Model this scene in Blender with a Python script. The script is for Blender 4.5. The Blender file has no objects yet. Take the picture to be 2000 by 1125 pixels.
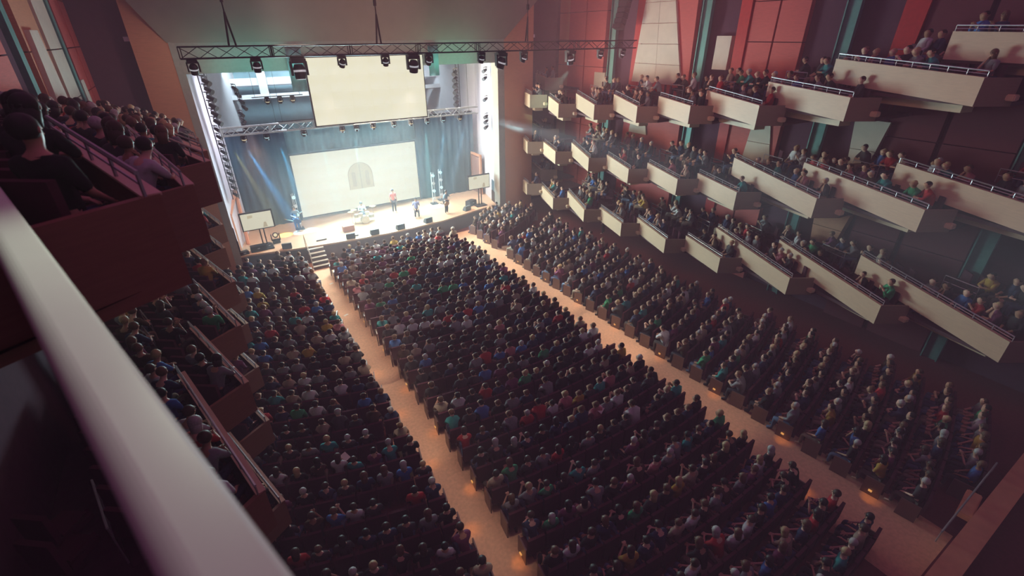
import bpy, bmesh, math, random
import numpy as np
from mathutils import Vector, Matrix
random.seed(11)
S = bpy.context.scene
COL = S.collection
PI = math.pi
# ------------------------------------------------------------------ camera
cd = bpy.data.cameras.new('camera'); cam = bpy.data.objects.new('camera', cd); COL.objects.link(cam)
right = Vector((0.84498575, -0.53476472, -0.00507726))
down = Vector((-0.25560964, -0.39551501, -0.88217435))
fwd = Vector((0.46974758, 0.74672256, -0.47089556))
CAM = Vector((0, 0, 13.0))
M = Matrix((right, -down, -fwd)).transposed().to_4x4(); M.translation = CAM
cam.matrix_world = M
cd.sensor_width = 36; cd.lens = 927.46 / 2000 * 36; cd.clip_start = 0.05; cd.clip_end = 300
cd.dof.use_dof = True; cd.dof.focus_distance = 24; cd.dof.aperture_fstop = 1.1
S.camera = cam
# ------------------------------------------------------------------ world, exposure
w = bpy.data.worlds.new('purple_ambient'); S.world = w; w.use_nodes = True  # even purple ambient, added to lift the blacks
w.node_tree.nodes['Background'].inputs[0].default_value = (1.0, 0.26, 0.72, 1)
w.node_tree.nodes['Background'].inputs[1].default_value = 0.27
S.view_settings.view_transform = 'Standard'; S.view_settings.look = 'None'
S.view_settings.exposure = -0.3; S.view_settings.gamma = 1; S.view_settings.use_curve_mapping = False
S.cycles.volume_bounces = 0; S.cycles.max_bounces = 4; S.cycles.diffuse_bounces = 2
S.cycles.glossy_bounces = 2; S.cycles.caustics_reflective = False; S.cycles.caustics_refractive = False
S.cycles.use_denoising = True; S.cycles.sample_clamp_indirect = 4
S.cycles.sample_clamp_direct = 12

def lamp(name, kind, loc, energy, color, aim=None, size=0.3, angle=60, blend=0.5, sy=None, spread=None):
    l = bpy.data.lights.new(name, kind); l.energy = energy; l.color = color
    if kind == 'SPOT':
        l.spot_size = math.radians(angle); l.spot_blend = blend; l.shadow_soft_size = size
    elif kind == 'AREA':
        l.size = size
        if sy: l.shape = 'RECTANGLE'; l.size_y = sy
        if spread: l.spread = math.radians(spread)
    else: l.shadow_soft_size = size
    o = bpy.data.objects.new(name, l); COL.objects.link(o); o.location = loc
    if aim is not None:
        o.rotation_euler = (Vector(aim) - Vector(loc)).to_track_quat('-Z', 'Y').to_euler()
    return o
# stage light thrown into the hall, from the screens and the rear truss
lamp('stage_wash', 'AREA', (9.2, 34.6, 5.2), 6400, (0.60, 0.92, 1.0), (13, 10, 1.5), 8.5, sy=3.0)
lamp('stage_wash', 'AREA', (10.0, 32.6, 9.6), 5400, (1.0, 0.84, 0.64), (22, 12, 5), 7.0, sy=3.5)
lamp('front_spot', 'SPOT', (4.86, 22.15, 10.9), 900, (1.0, 0.88, 0.70), (8, 33, 1.2), 0.15, 42, 0.7)
lamp('front_spot', 'SPOT', (8.6, 22.1, 10.9), 1500, (1.0, 0.93, 0.80), (9.5, 33, 1.2), 0.15, 46, 0.8)
lamp('front_spot', 'SPOT', (13.6, 22.1, 10.9), 900, (1.0, 0.86, 0.66), (12, 33, 1.2), 0.15, 40, 0.8)
lamp('stage_edge_light', 'SPOT', (2.2, 30.0, 8.5), 2200, (1.0, 0.42, 0.2), (2.5, 32.4, 1.1), 0.2, 60, 0.9)
lamp('stage_edge_light', 'SPOT', (16.6, 30.0, 8.5), 2200, (1.0, 0.42, 0.2), (16.2, 32.6, 1.1), 0.2, 50, 0.9)
lamp('truss_wash', 'AREA', (9.0, 32.3, 7.7), 3300, (1.0, 0.93, 0.80), (9.0, 32.9, 1.1), 7.0, sy=0.5, spread=110)
lamp('prosc_light', 'SPOT', (2.5, 25.5, 12.6), 420, (1.0, 0.72, 0.55), (-1.2, 31.2, 10.5), 0.3, 70, 1.0)  # added warm spot to brighten the left orange wall
# shell and wing lights
lamp('shell_light', 'AREA', (9.2, 39.5, 11.2), 900, (0.75, 0.92, 1.0), (9.2, 42, 8.5), 14, sy=0.6)
lamp('wing_light', 'AREA', (3.2, 33.2, 9.5), 260, (0.85, 0.85, 1.0), (0.3, 33.5, 7), 1.6, sy=5, spread=100)
lamp('wing_light', 'AREA', (15.9, 33.2, 9.5), 190, (0.95, 0.9, 1.0), (19, 33.5, 7), 1.6, sy=5, spread=100)
lamp('curtain_light', 'AREA', (9.2, 33.5, 7.8), 60, (0.35, 0.75, 1.0), (9.2, 36.2, 5.0), 14, sy=0.4)
# beams in the haze
for x, ax, c, e in ((1.3, 3.0, (0.9, 0.75, 0.25), 4500), (2.0, 4.0, (0.1, 0.5, 1.0), 16000), (3.8, 4.7, (0.1, 0.6, 1.0), 10000), (6.2, 6.8, (0.3, 0.85, 0.95), 4500), (8.3, 8.6, (0.3, 0.85, 0.95), 4000), (13.2, 13.7, (0.3, 0.95, 0.85), 7000), (14.6, 14.3, (0.35, 0.75, 1.0), 8000), (16.3, 15.0, (0.5, 0.75, 1.0), 8000)):
    lamp('beam_light', 'SPOT', (x, 32.1, 7.25), e * 3.5, c, (ax, 33.6, 1.3), 0.06, 9, 0.5)
lamp('follow_beam', 'SPOT', (17.75, 22.15, 11.3), 2600, (0.5, 1.0, 0.75), (20.0, 27.3, 9.4), 0.05, 13, 0.8)
lamp('hall_beam', 'SPOT', (17.9, 30.6, 7.6), 330000, (0.62, 0.95, 0.95), (18.8, 0.0, 7.2), 0.25, 9.5, 1.0)
for x, wd in ((4.05, 1.3), (14.1, 2.0)):
    for y, e in ((25.5, 150), (20.0, 90), (14.5, 40), (9.0, 10)):
        lamp('aisle_fill', 'AREA', (x, y, 17.0), e * wd / 1.3, (1.0, 0.80, 0.62), (x, y + .001, 0), wd, sy=5.5, spread=7)  # added strips above the view that brighten the aisles
lamp('house_warm', 'SPOT', (9.0, 9.0, 16.0), 650, (1.0, 0.40, 0.24), (22, 6.5, 7.0), 0.3, 62, 1.0)
# low warm house light on the side walls and fronts
lamp('wall_uplight', 'AREA', (12.0, 14.0, 15.5), 240, (1.0, 0.42, 0.36), (25.4, 25, 12.0), 5, sy=8, spread=95)
lamp('wall_uplight', 'AREA', (6.0, 16.0, 15.5), 160, (1.0, 0.45, 0.38), (-3.9, 22, 11.0), 4, sy=6)
lamp('prosc_light', 'SPOT', (10, 24.5, 9.6), 900, (1.0, 0.74, 0.56), (10.5, 31, 14.0), 1.0, 110, 1.0)
lamp('prosc_light', 'AREA', (3.6, 29.7, 11.3), 55, (0.2, 1.0, 0.85), (3.6, 31, 12.6), 4.5, sy=.2)
lamp('prosc_light', 'AREA', (15.0, 29.7, 11.3), 45, (0.2, 1.0, 0.7), (15.0, 31, 12.6), 3.5, sy=.2)
lamp('house_downlight', 'SPOT', (15.5, 3.0, 16.5), 40, (1.0, 0.55, 0.42), (16.5, 7.0, 0.5), 0.3, 95, 1.0)
lamp('parapet_fill', 'SPOT', (-.2, 4.75, 13.9), 330, (0.86, 1.0, 0.78), (-.45, 1.5, 12.1), 0.2, 84, 1.0)  # added lamp out of view, brightens the near parapet cap

# ------------------------------------------------------------------ materials
MATS = {}
def mat(name, col, rough=0.7, spec=0.3, metal=0.0, noise=0.12, scale=6.0, emit=None, es=1.0, bump=0.0, wood=False, objcol=False, attr=False):
    if name in MATS: return MATS[name]
    m = bpy.data.materials.new(name); m.use_nodes = True; nt = m.node_tree; b = nt.nodes['Principled BSDF']
    b.inputs['Roughness'].default_value = rough; b.inputs['Specular IOR Level'].default_value = spec
    b.inputs['Metallic'].default_value = metal
    tc = nt.nodes.new('ShaderNodeTexCoord'); mp = nt.nodes.new('ShaderNodeMapping')
    nt.links.new(tc.outputs['Object'], mp.inputs[0])
    if wood: mp.inputs['Scale'].default_value = (1, 1, 9)
    nz = nt.nodes.new('ShaderNodeTexNoise'); nz.inputs['Scale'].default_value = scale; nz.inputs['Detail'].default_value = 4
    nt.links.new(mp.outputs[0], nz.inputs[0])
    mr = nt.nodes.new('ShaderNodeMapRange'); mr.inputs[1].default_value = 0.25; mr.inputs[2].default_value = 0.75
    mr.inputs[3].default_value = 1 - noise; mr.inputs[4].default_value = 1 + noise
    nt.links.new(nz.outputs[0], mr.inputs[0])
    mx = nt.nodes.new('ShaderNodeMix'); mx.data_type = 'RGBA'; mx.blend_type = 'MULTIPLY'; mx.inputs[0].default_value = 1
    if objcol:
        oi = nt.nodes.new('ShaderNodeObjectInfo'); nt.links.new(oi.outputs['Color'], mx.inputs[6])
    elif attr:
        at = nt.nodes.new('ShaderNodeAttribute'); at.attribute_name = 'tone'; nt.links.new(at.outputs['Color'], mx.inputs[6])
    else: mx.inputs[6].default_value = (*col, 1)
    nt.links.new(mr.outputs[0], mx.inputs[7]); nt.links.new(mx.outputs[2], b.inputs['Base Color'])
    if bump:
        bp = nt.nodes.new('ShaderNodeBump'); bp.inputs['Strength'].default_value = bump; bp.inputs['Distance'].default_value = 0.02
        nt.links.new(nz.outputs[0], bp.inputs['Height']); nt.links.new(bp.outputs[0], b.inputs['Normal'])
    if emit:
        b.inputs['Emission Color'].default_value = (*emit, 1); b.inputs['Emission Strength'].default_value = es
    MATS[name] = m
    return m
lit_carpet = mat('aisle_carpet_lit', (0.66, 0.38, 0.25), 0.95, 0.05, scale=9, noise=0.14, bump=0.2)  # lighter copy of the floor carpet: overhead light painted into the aisles
carpet = mat('carpet', (0.17, 0.045, 0.05), 0.95, 0.05, scale=9, noise=0.16, bump=0.2)  # floor outside the aisles, its dim reddish light put into the colour
birch = mat('birch_panel', (0.72, 0.54, 0.38), 0.45, 0.4, scale=3, noise=0.07, wood=True)
orange_wood = mat('orange_wood', (0.60, 0.28, 0.17), 0.5, 0.3, scale=3, noise=0.1, wood=True)
red_panel = mat('red_panel', (0.55, 0.11, 0.10), 0.6, 0.3, scale=3, noise=0.12, wood=True)
red_unlit = mat('red_panel_unlit', (0.14, 0.03, 0.04), 0.7, 0.2, scale=3, noise=0.1, wood=True)  # red panel darkened for the unlit near end of the wall
crimson = mat('crimson_strip', (0.50, 0.03, 0.03), 0.5, 0.3)
pale_panel = mat('pale_panel', (0.66, 0.58, 0.48), 0.55, 0.3, scale=2, noise=0.08)
steel_lit_teal = mat('steel_lit_teal', (0.10, 0.26, 0.24), 0.5, 0.4, metal=0.2)  # green light on the columns put into the steel colour
dark_wall = mat('dark_wall', (0.10, 0.045, 0.07), 0.85, 0.1)
header_m = mat('header_plaster', (0.27, 0.22, 0.19), 0.8, 0.1, scale=2, noise=0.06)
jamb_m = mat('jamb_grey', (0.33, 0.31, 0.28), 0.7, 0.2)
shell_white = mat('shell_white', (0.78, 0.76, 0.84), 0.6, 0.2, scale=2, noise=0.05)
shell_blue = mat('shell_blue_grey', (0.28, 0.42, 0.50), 0.7, 0.2, scale=2, noise=0.1)
curtain_m = mat('curtain_blue', (0.035, 0.075, 0.115), 0.9, 0.1, scale=5)
black = mat('black_metal', (0.018, 0.017, 0.022), 0.45, 0.5, metal=0.3)
truss_m = mat('dark_truss', (0.03, 0.028, 0.034), 0.4, 0.5, metal=0.5)
alu = mat('bright_truss', (0.75, 0.78, 0.80), 0.3, 0.5, metal=0.4)
rail_m = mat('rail_steel', (0.50, 0.49, 0.52), 0.32, 0.6, metal=0.7)
stage_wood = mat('stage_boards', (0.55, 0.36, 0.24), 0.4, 0.4, scale=2.5, noise=0.12)
apron_m = mat('apron_dark', (0.13, 0.09, 0.09), 0.7, 0.2)
seat_m = mat('seat_fabric', (0.085, 0.03, 0.045), 0.9, 0.1)
step_m = mat('step_edge', (0.70, 0.62, 0.52), 0.6, 0.3)
parapet_m = mat('parapet_cap', (0.60, 0.62, 0.58), 0.33, 0.6, scale=2, noise=0.04)
screen_plain = mat('screen_picture', (0.02, 0.02, 0.02), 0.5, 0.2, emit=(0.83, 0.77, 0.60), es=1.15)
lens_m = mat('lamp_lens', (0.5, 0.5, 0.55), 0.15, 0.6, emit=(0.75, 0.8, 0.85), es=0.55)
glow_warm = mat('lamp_warm', (0.3, 0.2, 0.1), 0.3, 0.3, emit=(1.0, 0.82, 0.55), es=1.0)
glow_cool = mat('lamp_cool', (0.2, 0.3, 0.3), 0.3, 0.3, emit=(0.65, 0.95, 1.0), es=1.0)
aisle_glow = mat('aisle_lamp', (0.3, 0.2, 0.1), 0.3, 0.3, emit=(1.0, 0.45, 0.12), es=0.8)
tint = mat('tinted_cloth', (1, 1, 1), 0.85, 0.15, objcol=True, scale=14)
tint_skin = mat('tinted_skin', (1, 1, 1), 0.5, 0.35, objcol=True, scale=20, noise=0.05)
tint_hair = mat('tinted_hair', (1, 1, 1), 0.55, 0.4, objcol=True, scale=40, noise=0.2)
eye_m = mat('eye_dark', (0.02, 0.015, 0.015), 0.3, 0.5)
crowd_m = mat('crowd_cloth', (1, 1, 1), 0.75, 0.2, attr=True, scale=14)
paper_m = mat('paper', (0.75, 0.72, 0.66), 0.8, 0.1)

# ------------------------------------------------------------------ mesh helpers
class MB:
    def __init__(s): s.v = []; s.f = []
    def add(s, vs, fs):
        n = len(s.v); s.v += [tuple(v) for v in vs]; s.f += [tuple(i + n for i in f) for f in fs]; return s
    def box(s, c, d, rz=0.0, rx=0.0):
        m = Matrix.Rotation(rz, 3, 'Z') @ Matrix.Rotation(rx, 3, 'X'); x, y, z = (q / 2 for q in d)
        vs = [Vector(c) + m @ Vector((a * x, b * y, e * z)) for e in (-1, 1) for a, b in ((-1, -1), (1, -1), (1, 1), (-1, 1))]
        return s.add(vs, [(3, 2, 1, 0), (4, 5, 6, 7), (0, 1, 5, 4), (1, 2, 6, 5), (2, 3, 7, 6), (3, 0, 4, 7)])
    def prism(s, poly, z0, z1):
        n = len(poly)
        zz0 = z0 if isinstance(z0, (list, tuple)) else [z0] * n; zz1 = z1 if isinstance(z1, (list, tuple)) else [z1] * n
        a = sum(poly[i][0] * poly[(i + 1) % n][1] - poly[(i + 1) % n][0] * poly[i][1] for i in range(n))
        if a < 0: poly = poly[::-1]; zz0 = zz0[::-1]; zz1 = zz1[::-1]
        vs = [(p[0], p[1], z) for p, z in zip(poly, zz0)] + [(p[0], p[1], z) for p, z in zip(poly, zz1)]
        return s.add(vs, [tuple(range(n))[::-1], tuple(range(n, 2 * n))] + [(i, (i + 1) % n, n + (i + 1) % n, n + i) for i in range(n)])
    def tube(s, p, q, r, n=6, r2=None):
        p = Vector(p); q = Vector(q); d = (q - p)
        if d.length < 1e-6: return s
        u = d.normalized().orthogonal().normalized(); v = d.normalized().cross(u); r2 = r if r2 is None else r2
        vs = [p + (u * math.cos(2 * PI * i / n) + v * math.sin(2 * PI * i / n)) * r for i in range(n)]
        vs += [q + (u * math.cos(2 * PI * i / n) + v * math.sin(2 * PI * i / n)) * r2 for i in range(n)]
        return s.add(vs, [tuple(range(n))[::-1], tuple(range(n, 2 * n))] + [(i, (i + 1) % n, n + (i + 1) % n, n + i) for i in range(n)])
    def sheet(s, p, q, z0, z1, t):
        # upright slab from p to q (plan points), thickness t to the left of p->q
        d = Vector((q[0] - p[0], q[1] - p[1])); nrm = Vector((-d.y, d.x)).normalized() * t
        return s.prism([(p[0], p[1]), (q[0], q[1]), (q[0] + nrm.x, q[1] + nrm.y), (p[0] + nrm.x, p[1] + nrm.y)], z0, z1)
    def ball(s, c, r, n=8, m=5, sc=(1, 1, 1), zmin=-1.0):
        vs = []; fs = []
        for j in range(m + 1):
            th = PI * j / m
            for i in range(n):
                z = max(math.cos(th), zmin)
                vs.append((c[0] + sc[0] * r * math.sin(th) * math.cos(2 * PI * i / n), c[1] + sc[1] * r * math.sin(th) * math.sin(2 * PI * i / n), c[2] + sc[2] * r * z))
        for j in range(m):
            for i in range(n): fs.append((j * n + i, (j + 1) * n + i, (j + 1) * n + (i + 1) % n, j * n + (i + 1) % n))
        return s.add(vs, fs)
    def mesh(s, name, m, smooth=False, bevel=0.0):
        me = bpy.data.meshes.new(name); me.from_pydata(s.v, [], s.f)
        if bevel:
            bm = bmesh.new(); bm.from_mesh(me); bmesh.ops.bevel(bm, geom=bm.edges[:], offset=bevel, segments=2, affect='EDGES'); bm.to_mesh(me); bm.free()
        me.validate()
        if m: me.materials.append(m)
        if smooth: me.polygons.foreach_set('use_smooth', [True] * len(me.polygons))
        me.update(); return me
def put(name, me, parent=None, loc=None, rz=0.0, color=None):
    o = bpy.data.objects.new(name, me); COL.objects.link(o)
    if parent is not None: o.parent = parent
    if loc is not None: o.location = loc
    if rz: o.rotation_euler = (0, 0, rz)
    if color: o.color = (*color, 1)
    return o
def obj(name, mb, m, parent=None, smooth=False, bevel=0.0): return put(name, mb.mesh(name, m, smooth, bevel), parent)
def empty(name, loc=(0, 0, 0), rz=0.0):
    o = bpy.data.objects.new(name, None); COL.objects.link(o); o.location = loc; o.rotation_euler = (0, 0, rz); o.empty_display_size = 0.2; return o
def tag(o, label, cat, group=None, kind=None):
    o['label'] = label; o['category'] = cat
    if group: o['group'] = group
    if kind: o['kind'] = kind
    return o
def struct(name, mb, m): o = obj(name, mb, m); o['kind'] = 'structure'; return o
ORD = ['zeroth', 'first', 'second', 'third', 'fourth', 'fifth', 'sixth', 'seventh', 'eighth', 'ninth', 'tenth', 'eleventh', 'twelfth', 'thirteenth', 'fourteenth', 'fifteenth', 'sixteenth', 'seventeenth', 'eighteenth', 'nineteenth', 'twentieth']
def ordn(n):
    if n <= 20: return ORD[n]
    return {2: 'twenty-', 3: 'thirty-'}[n // 10] + ORD[n % 10] if n % 10 else {3: 'thirtieth', 4: 'fortieth'}[n // 10]

# ------------------------------------------------------------------ the shell of the hall
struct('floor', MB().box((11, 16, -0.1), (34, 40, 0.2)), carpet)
WX = 25.4; LX = -3.9
struct('floor_aisle_lit', MB().box((4.05, 15.7, 0.004), (2.15, 29.6, 0.008)), lit_carpet)  # strips of the same floor, coloured as lit
struct('floor_aisle_lit', MB().box((14.1, 15.4, 0.004), (2.9, 29.6, 0.008)), lit_carpet)
struct('floor_aisle_lit', MB().box((16.6, 25.65, 0.003), (2.4, 1.0, 0.006)), lit_carpet)
# stage platform with bowed front edge
edge = [(-1.6, 31.5), (0.5, 31.4), (2.8, 30.9), (4.4, 30.65), (6.6, 30.35), (9.0, 30.2), (11.0, 30.25), (13.2, 30.45), (15.2, 30.9), (17.0, 31.3), (18.6, 31.5), (20.2, 31.6)]
struct('floor_stage', MB().prism(edge + [(20.2, 43), (-1.6, 43)], 0.0, 1.1), stage_wood)
st = MB()
for a, b in zip(edge[:-1], edge[1:]): st.sheet(b, a, 0.0, 1.02, 0.06)
struct('trim_1', st, apron_m)
lip = MB()
for a, b in zip(edge[:-1], edge[1:]): lip.sheet(b, a, 1.02, 1.12, 0.1)
struct('trim_2', lip, stage_wood)
# proscenium wall: cream-orange side faces, grey jambs, header and sloping soffit above
struct('wall_stage_left', MB().prism([(-1.75, 31.2), (-0.25, 31.0), (-0.25, 31.5), (-1.75, 31.7)], 0, 15.5), orange_wood)
struct('wall_stage_right', MB().prism([(18.95, 31.0), (21.5, 31.15), (21.5, 31.6), (18.95, 31.5)], 0, 16), orange_wood)
struct('trim_3', MB().prism([(-0.25, 30.98), (0.12, 31.02), (0.12, 31.9), (-0.25, 31.9)], 0, 12.75), jamb_m)
struct('trim_4', MB().prism([(18.45, 31.02), (18.95, 30.98), (18.95, 31.9), (18.45, 31.9)], 0, 12.75), jamb_m)
struct('trim_5', MB().box((9.3, 31.25, 12.02), (18.6, 0.5, 1.42)), jamb_m)
hd = MB().add([(-0.3, 31.0, 12.72), (19.0, 31.0, 12.72), (24.2, 29.6, 18.0), (-3.6, 29.6, 18.0), (-0.3, 31.6, 12.72), (19.0, 31.6, 12.72), (24.2, 30.4, 18.2), (-3.6, 30.4, 18.2)],
              [(0, 1, 2, 3), (7, 6, 5, 4), (0, 4, 5, 1), (1, 5, 6, 2), (2, 6, 7, 3), (3, 7, 4, 0)])
struct('ceiling', hd, header_m)
# dark recesses beside the proscenium
struct('wall_recess_left', MB().prism([(-4.2, 31.6), (-1.7, 32.4), (-1.7, 32.8), (-4.2, 32.0)], 0, 17), dark_wall)
struct('wall_recess_right', MB().prism([(21.4, 33.9), (25.8, 33.9), (25.8, 34.3), (21.4, 34.3)], 0, 17).prism([(21.1, 31.65), (21.4, 31.65), (21.4, 34.3), (21.1, 34.3)], 0, 17), dark_wall)
# side walls with their panels
wr = struct('wall_right', MB().box((WX + 0.45, 14.8, 8.5), (0.5, 39.6, 17)), dark_wall)
wl = struct('wall_left', MB().box((LX - 0.45, 15, 8.5), (0.5, 35.6, 17)), dark_wall)
struct('wall_back', MB().box((11, -5, 8.5), (32, 0.4, 17)), dark_wall)
def SC(y): return y * 1.024
def SZ(z): return 13 - (13 - z) * 1.024
def panel(name, m, pts, t=0.16, x=WX, parent=wr, side=1, off=0.2):
    # pts: (y, z) outline on the wall, raised by t towards the hall
    xs0 = x + side * off; xs1 = x - side * t
    n = len(pts); vs = [(xs0, y, z) for y, z in pts] + [(xs1, y, z) for y, z in pts]
    fs = [tuple(range(n)), tuple(range(n, 2 * n))[::-1]] + [(i, n + i, n + (i + 1) % n, (i + 1) % n) for i in range(n)]
    mb = MB().add(vs, fs); o = obj(name, mb, m, parent)
    bm = bmesh.new(); bm.from_mesh(o.data); bmesh.ops.recalc_face_normals(bm, faces=bm.faces); bm.to_mesh(o.data); bm.free()
    return o
def tiled(m, y0, y1, zs, **k):
    for a, b in zip(zs[:-1], zs[1:]): panel('wall_panel', m, [(y0, a + 0.02), (y1, a + 0.02), (y1, b - 0.02), (y0, b - 0.02)], **k)
rows = [0, 2.4, 4.6, 6.8, 9.0, 10.9, 12.6, 14.4, 16.4]
tiled(orange_wood, SC(31.2), SC(32.4), rows, t=0.05)
tiled(red_panel, SC(29.3), SC(31.1), rows); tiled(red_panel, SC(27.2), SC(29.2), rows)
tiled(pale_panel, SC(26.9), SC(28.0), [7.2, 8.9, 10.6], t=0.2)
def steel(y, h=0.28):
    o = MB().box((WX - 0.12, SC(y), 8), (0.14, h * 2, 16)).box((WX - 0.2, SC(y) - h, 8), (0.24, 0.05, 16)).box((WX - 0.2, SC(y) + h, 8), (0.24, 0.05, 16))
    c = obj('steel_column', o, steel_lit_teal, wr)
for y in (26.35, 19.25, 11.9, 4.6): steel(y)
panel('crimson_strip', crimson, [(SC(23.95), 0), (SC(24.9), 0), (SC(24.35), 16), (SC(23.8), 16)], t=0.22)
def trap(yb0, yb1, zb, yt0, yt1, zt, m=pale_panel, t=0.24, n=2):
    # trapezoid split into bands of panels, each its own piece
    z = zb; k = max(1, round((zt - zb) / 1.1)); 
    for i in range(k):
        a = i / k; b = (i + 1) / k
        for j in range(n):
            def Y(f, s): return (yb0 + (yt0 - yb0) * f) + ((yb1 + (yt1 - yb1) * f) - (yb0 + (yt0 - yb0) * f)) * s
            panel('wall_panel', m, [(SC(Y(a, j / n)), zb + (zt - zb) * a + .012), (SC(Y(a, (j + 1) / n)) - .02, zb + (zt - zb) * a + .012), (SC(Y(b, (j + 1) / n)) - .02, zb + (zt - zb) * b - .012), (SC(Y(b, j / n)), zb + (zt - zb) * b - .012)], t=t)
trap(20.3, 24.3, 10.2, 21.8, 23.7, 15.8)
trap(22.5, 24.1, 7.0, 23.0, 23.8, 9.2, n=1); trap(18.9, 23.0, 4.2, 20.6, 22.0, 6.2, m=red_panel, n=1)
panel('wall_panel', red_panel, [(SC(20.0), 0), (SC(24.0), 0), (SC(24.0), 10.1), (SC(20.0), 10.1)], t=0.12)
panel('wall_panel', red_panel, [(SC(19.9), 10.1), (SC(24.3), 10.1), (SC(23.8), 16), (SC(20.1), 16)], t=0.1)
tiled(pale_panel, SC(17.5), SC(18.4), [11.2, 12.9], t=0.2)
panel('crimson_strip', crimson, [(SC(16.5), 0), (SC(17.1), 0), (SC(17.3), 16), (SC(16.7), 16)], t=0.22)
tiled(red_panel, SC(15.3), SC(16.6), rows, t=0.12); tiled(red_panel, SC(13.8), SC(15.2), rows, t=0.12)
trap(13.9, 15.5, 6.8, 14.3, 15.3, 8.8, n=1, t=0.2)
panel('crimson_strip', crimson, [(SC(9.4), 10), (SC(10.1), 10), (SC(10.0), 16), (SC(9.1), 16)], t=0.22)
tiled(red_unlit, SC(7.4), SC(9.2), rows, t=0.1)
trap(9.5, 10.2, 7.0, 9.1, 10.5, 9.6, n=1, t=0.3); trap(9.7, 10.8, 3.6, 9.4, 11.0, 5.3, m=orange_wood, n=1, t=0.3)
tiled(red_unlit, SC(5.0), SC(7.2), rows, t=0.08)
# left wall
def lt(m, y0, y1, t=0.16): tiled(m, y0, y1, rows, t=t, x=LX, parent=wl, side=-1)
lt(red_panel, 30.3, 31.8); lt(red_panel, 28.2, 30.2)
panel('wall_panel', pale_panel, [(27.6, 6), (29.6, 6), (28.6, 11.4), (27.8, 11.4)], t=0.22, x=LX, parent=wl, side=-1)
lt(pale_panel, 24.6, 26.9); trap
lt(orange_wood, 21.6, 24.4, 0.1)
panel('wall_panel', pale_panel, [(21.2, 6), (24.6, 6), (23.2, 13.2), (22.0, 13.2)], t=0.24, x=LX, parent=wl, side=-1)
lt(red_panel, 16.4, 18.6); lt(pale_panel, 13.8, 16.2)
for y in (27.2, 19.9, 12.4):
    obj('steel_column', MB().box((LX + 0.14, y, 8), (0.16, 0.5, 16)), steel_lit_teal, wl)

# ------------------------------------------------------------------ stage house
struct('wall_shell_left', MB().sheet((0.12, 31.9), (1.25, 36.4), 1.1, 12.6, 0.15), shell_white)
struct('wall_shell_right', MB().sheet((19.5, 36.4), (18.5, 31.9), 1.1, 12.6, 0.15), shell_white)
struct('wall_shell_back', MB().box((10, 42.3, 6), (24, 0.3, 14)), shell_blue)
struct('wall_shell_wing_left', MB().sheet((1.25, 36.4), (3.0, 42.1), 4.0, 12.6, 0.12), shell_white)
struct('wall_shell_wing_right', MB().sheet((17.6, 42.1), (19.5, 36.4), 4.0, 12.6, 0.12), shell_white)
struct('ceiling_shell', MB().box((10, 37.2, 12.9), (24, 11, 0.2)), shell_white)
for i, (z, h) in enumerate(((11.2, 0.55), (10.1, 0.5), (9.15, 0.3))):
    o = obj('shell_reflector', MB().box((10, 41.2 - 0.4 * i, z), (17, 0.3, h), rx=-0.35).box((10, 41.6 - 0.4 * i, z - 0.15), (17, 0.5, 0.08)), shell_white)
    tag(o, ['topmost', 'middle', 'lowest'][i] + ' white horizontal reflector band high at the back of the stage', 'reflector', 'white reflector bands over the stage')
o = obj('shell_beam', MB().box((4.6, 40.6, 10.2), (0.55, 0.4, 2.6), rx=0).box((4.6, 40.3, 11.4), (0.8, 0.2, 0.3)), shell_white)
tag(o, 'white upright beam left of the upper screen at the back of the stage', 'beam')
# door on the right wing and timber frame on the left one
dr = struct('door_1', MB().box((18.75, 35.3, 2.6), (0.1, 1.5, 3.0)), mat('wing_door', (0.30, 0.17, 0.16), 0.6))
obj('door_frame', MB().box((18.7, 34.45, 2.7), (0.16, 0.16, 3.3)).box((18.7, 36.1, 2.7), (0.16, 0.16, 3.3)).box((18.7, 35.3, 4.3), (0.16, 1.8, 0.16)), orange_wood, dr)
fr = obj('timber_frame', MB().tube((0.9, 34.6, 4.3), (0.2, 32.4, 3.4), 0.11).tube((0.9, 34.6, 4.3), (0.75, 33.2, 1.1), 0.11).tube((0.2, 32.4, 1.1), (0.2, 32.4, 3.4), 0.11), orange_wood)
tag(fr, 'reddish timber frame leaning in the left wing beside the dark curtain', 'frame')

def curtain(x0, x1, y, z0, z1, m, label):
    n = int((x1 - x0) / 0.11); vs = []; fs = []
    for i in range(n + 1):
        x = x0 + (x1 - x0) * i / n; d = 0.07 * math.sin(i * 1.35) + 0.03 * math.sin(i * 0.7)
        vs += [(x, y + d, z0), (x, y + d, z1), (x, y + d + 0.02, z0), (x, y + d + 0.02, z1)]
    for i in range(n):
        a = 4 * i; fs += [(a, a + 4, a + 5, a + 1), (a + 3, a + 7, a + 6, a + 2), (a + 1, a + 5, a + 7, a + 3), (a, a + 2, a + 6, a + 4)]
    o = empty('stage_curtain', ((x0 + x1) / 2, y, z0)); tag(o, label, 'curtain', 'dark curtains around the stage')
    c = obj('drape', MB().add(vs, fs), m, o, smooth=True); c.location = (-(x0 + x1) / 2, -y, -z0)
    b = obj('batten', MB().tube((x0, y, z1 + 0.02), (x1, y, z1 + 0.02), 0.04), black, o); b.location = (-(x0 + x1) / 2, -y, -z0)
    if z1 < 12:
        for xx in (x0 + .3, x1 - .3):
            b = obj('hanging_line', MB().tube((xx, y, z1), (xx, y, 12.82), 0.012, 4), black, o); b.location = (-(x0 + x1) / 2, -y, -z0)
    return o
curtain(0.85, 4.65, 36.0, 1.1, 7.55, curtain_m, 'blue-lit dark pleated curtain left of the big stage screen')
curtain(13.9, 18.9, 36.0, 1.1, 7.55, curtain_m, 'blue-lit dark pleated curtain right of the big stage screen')
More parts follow.
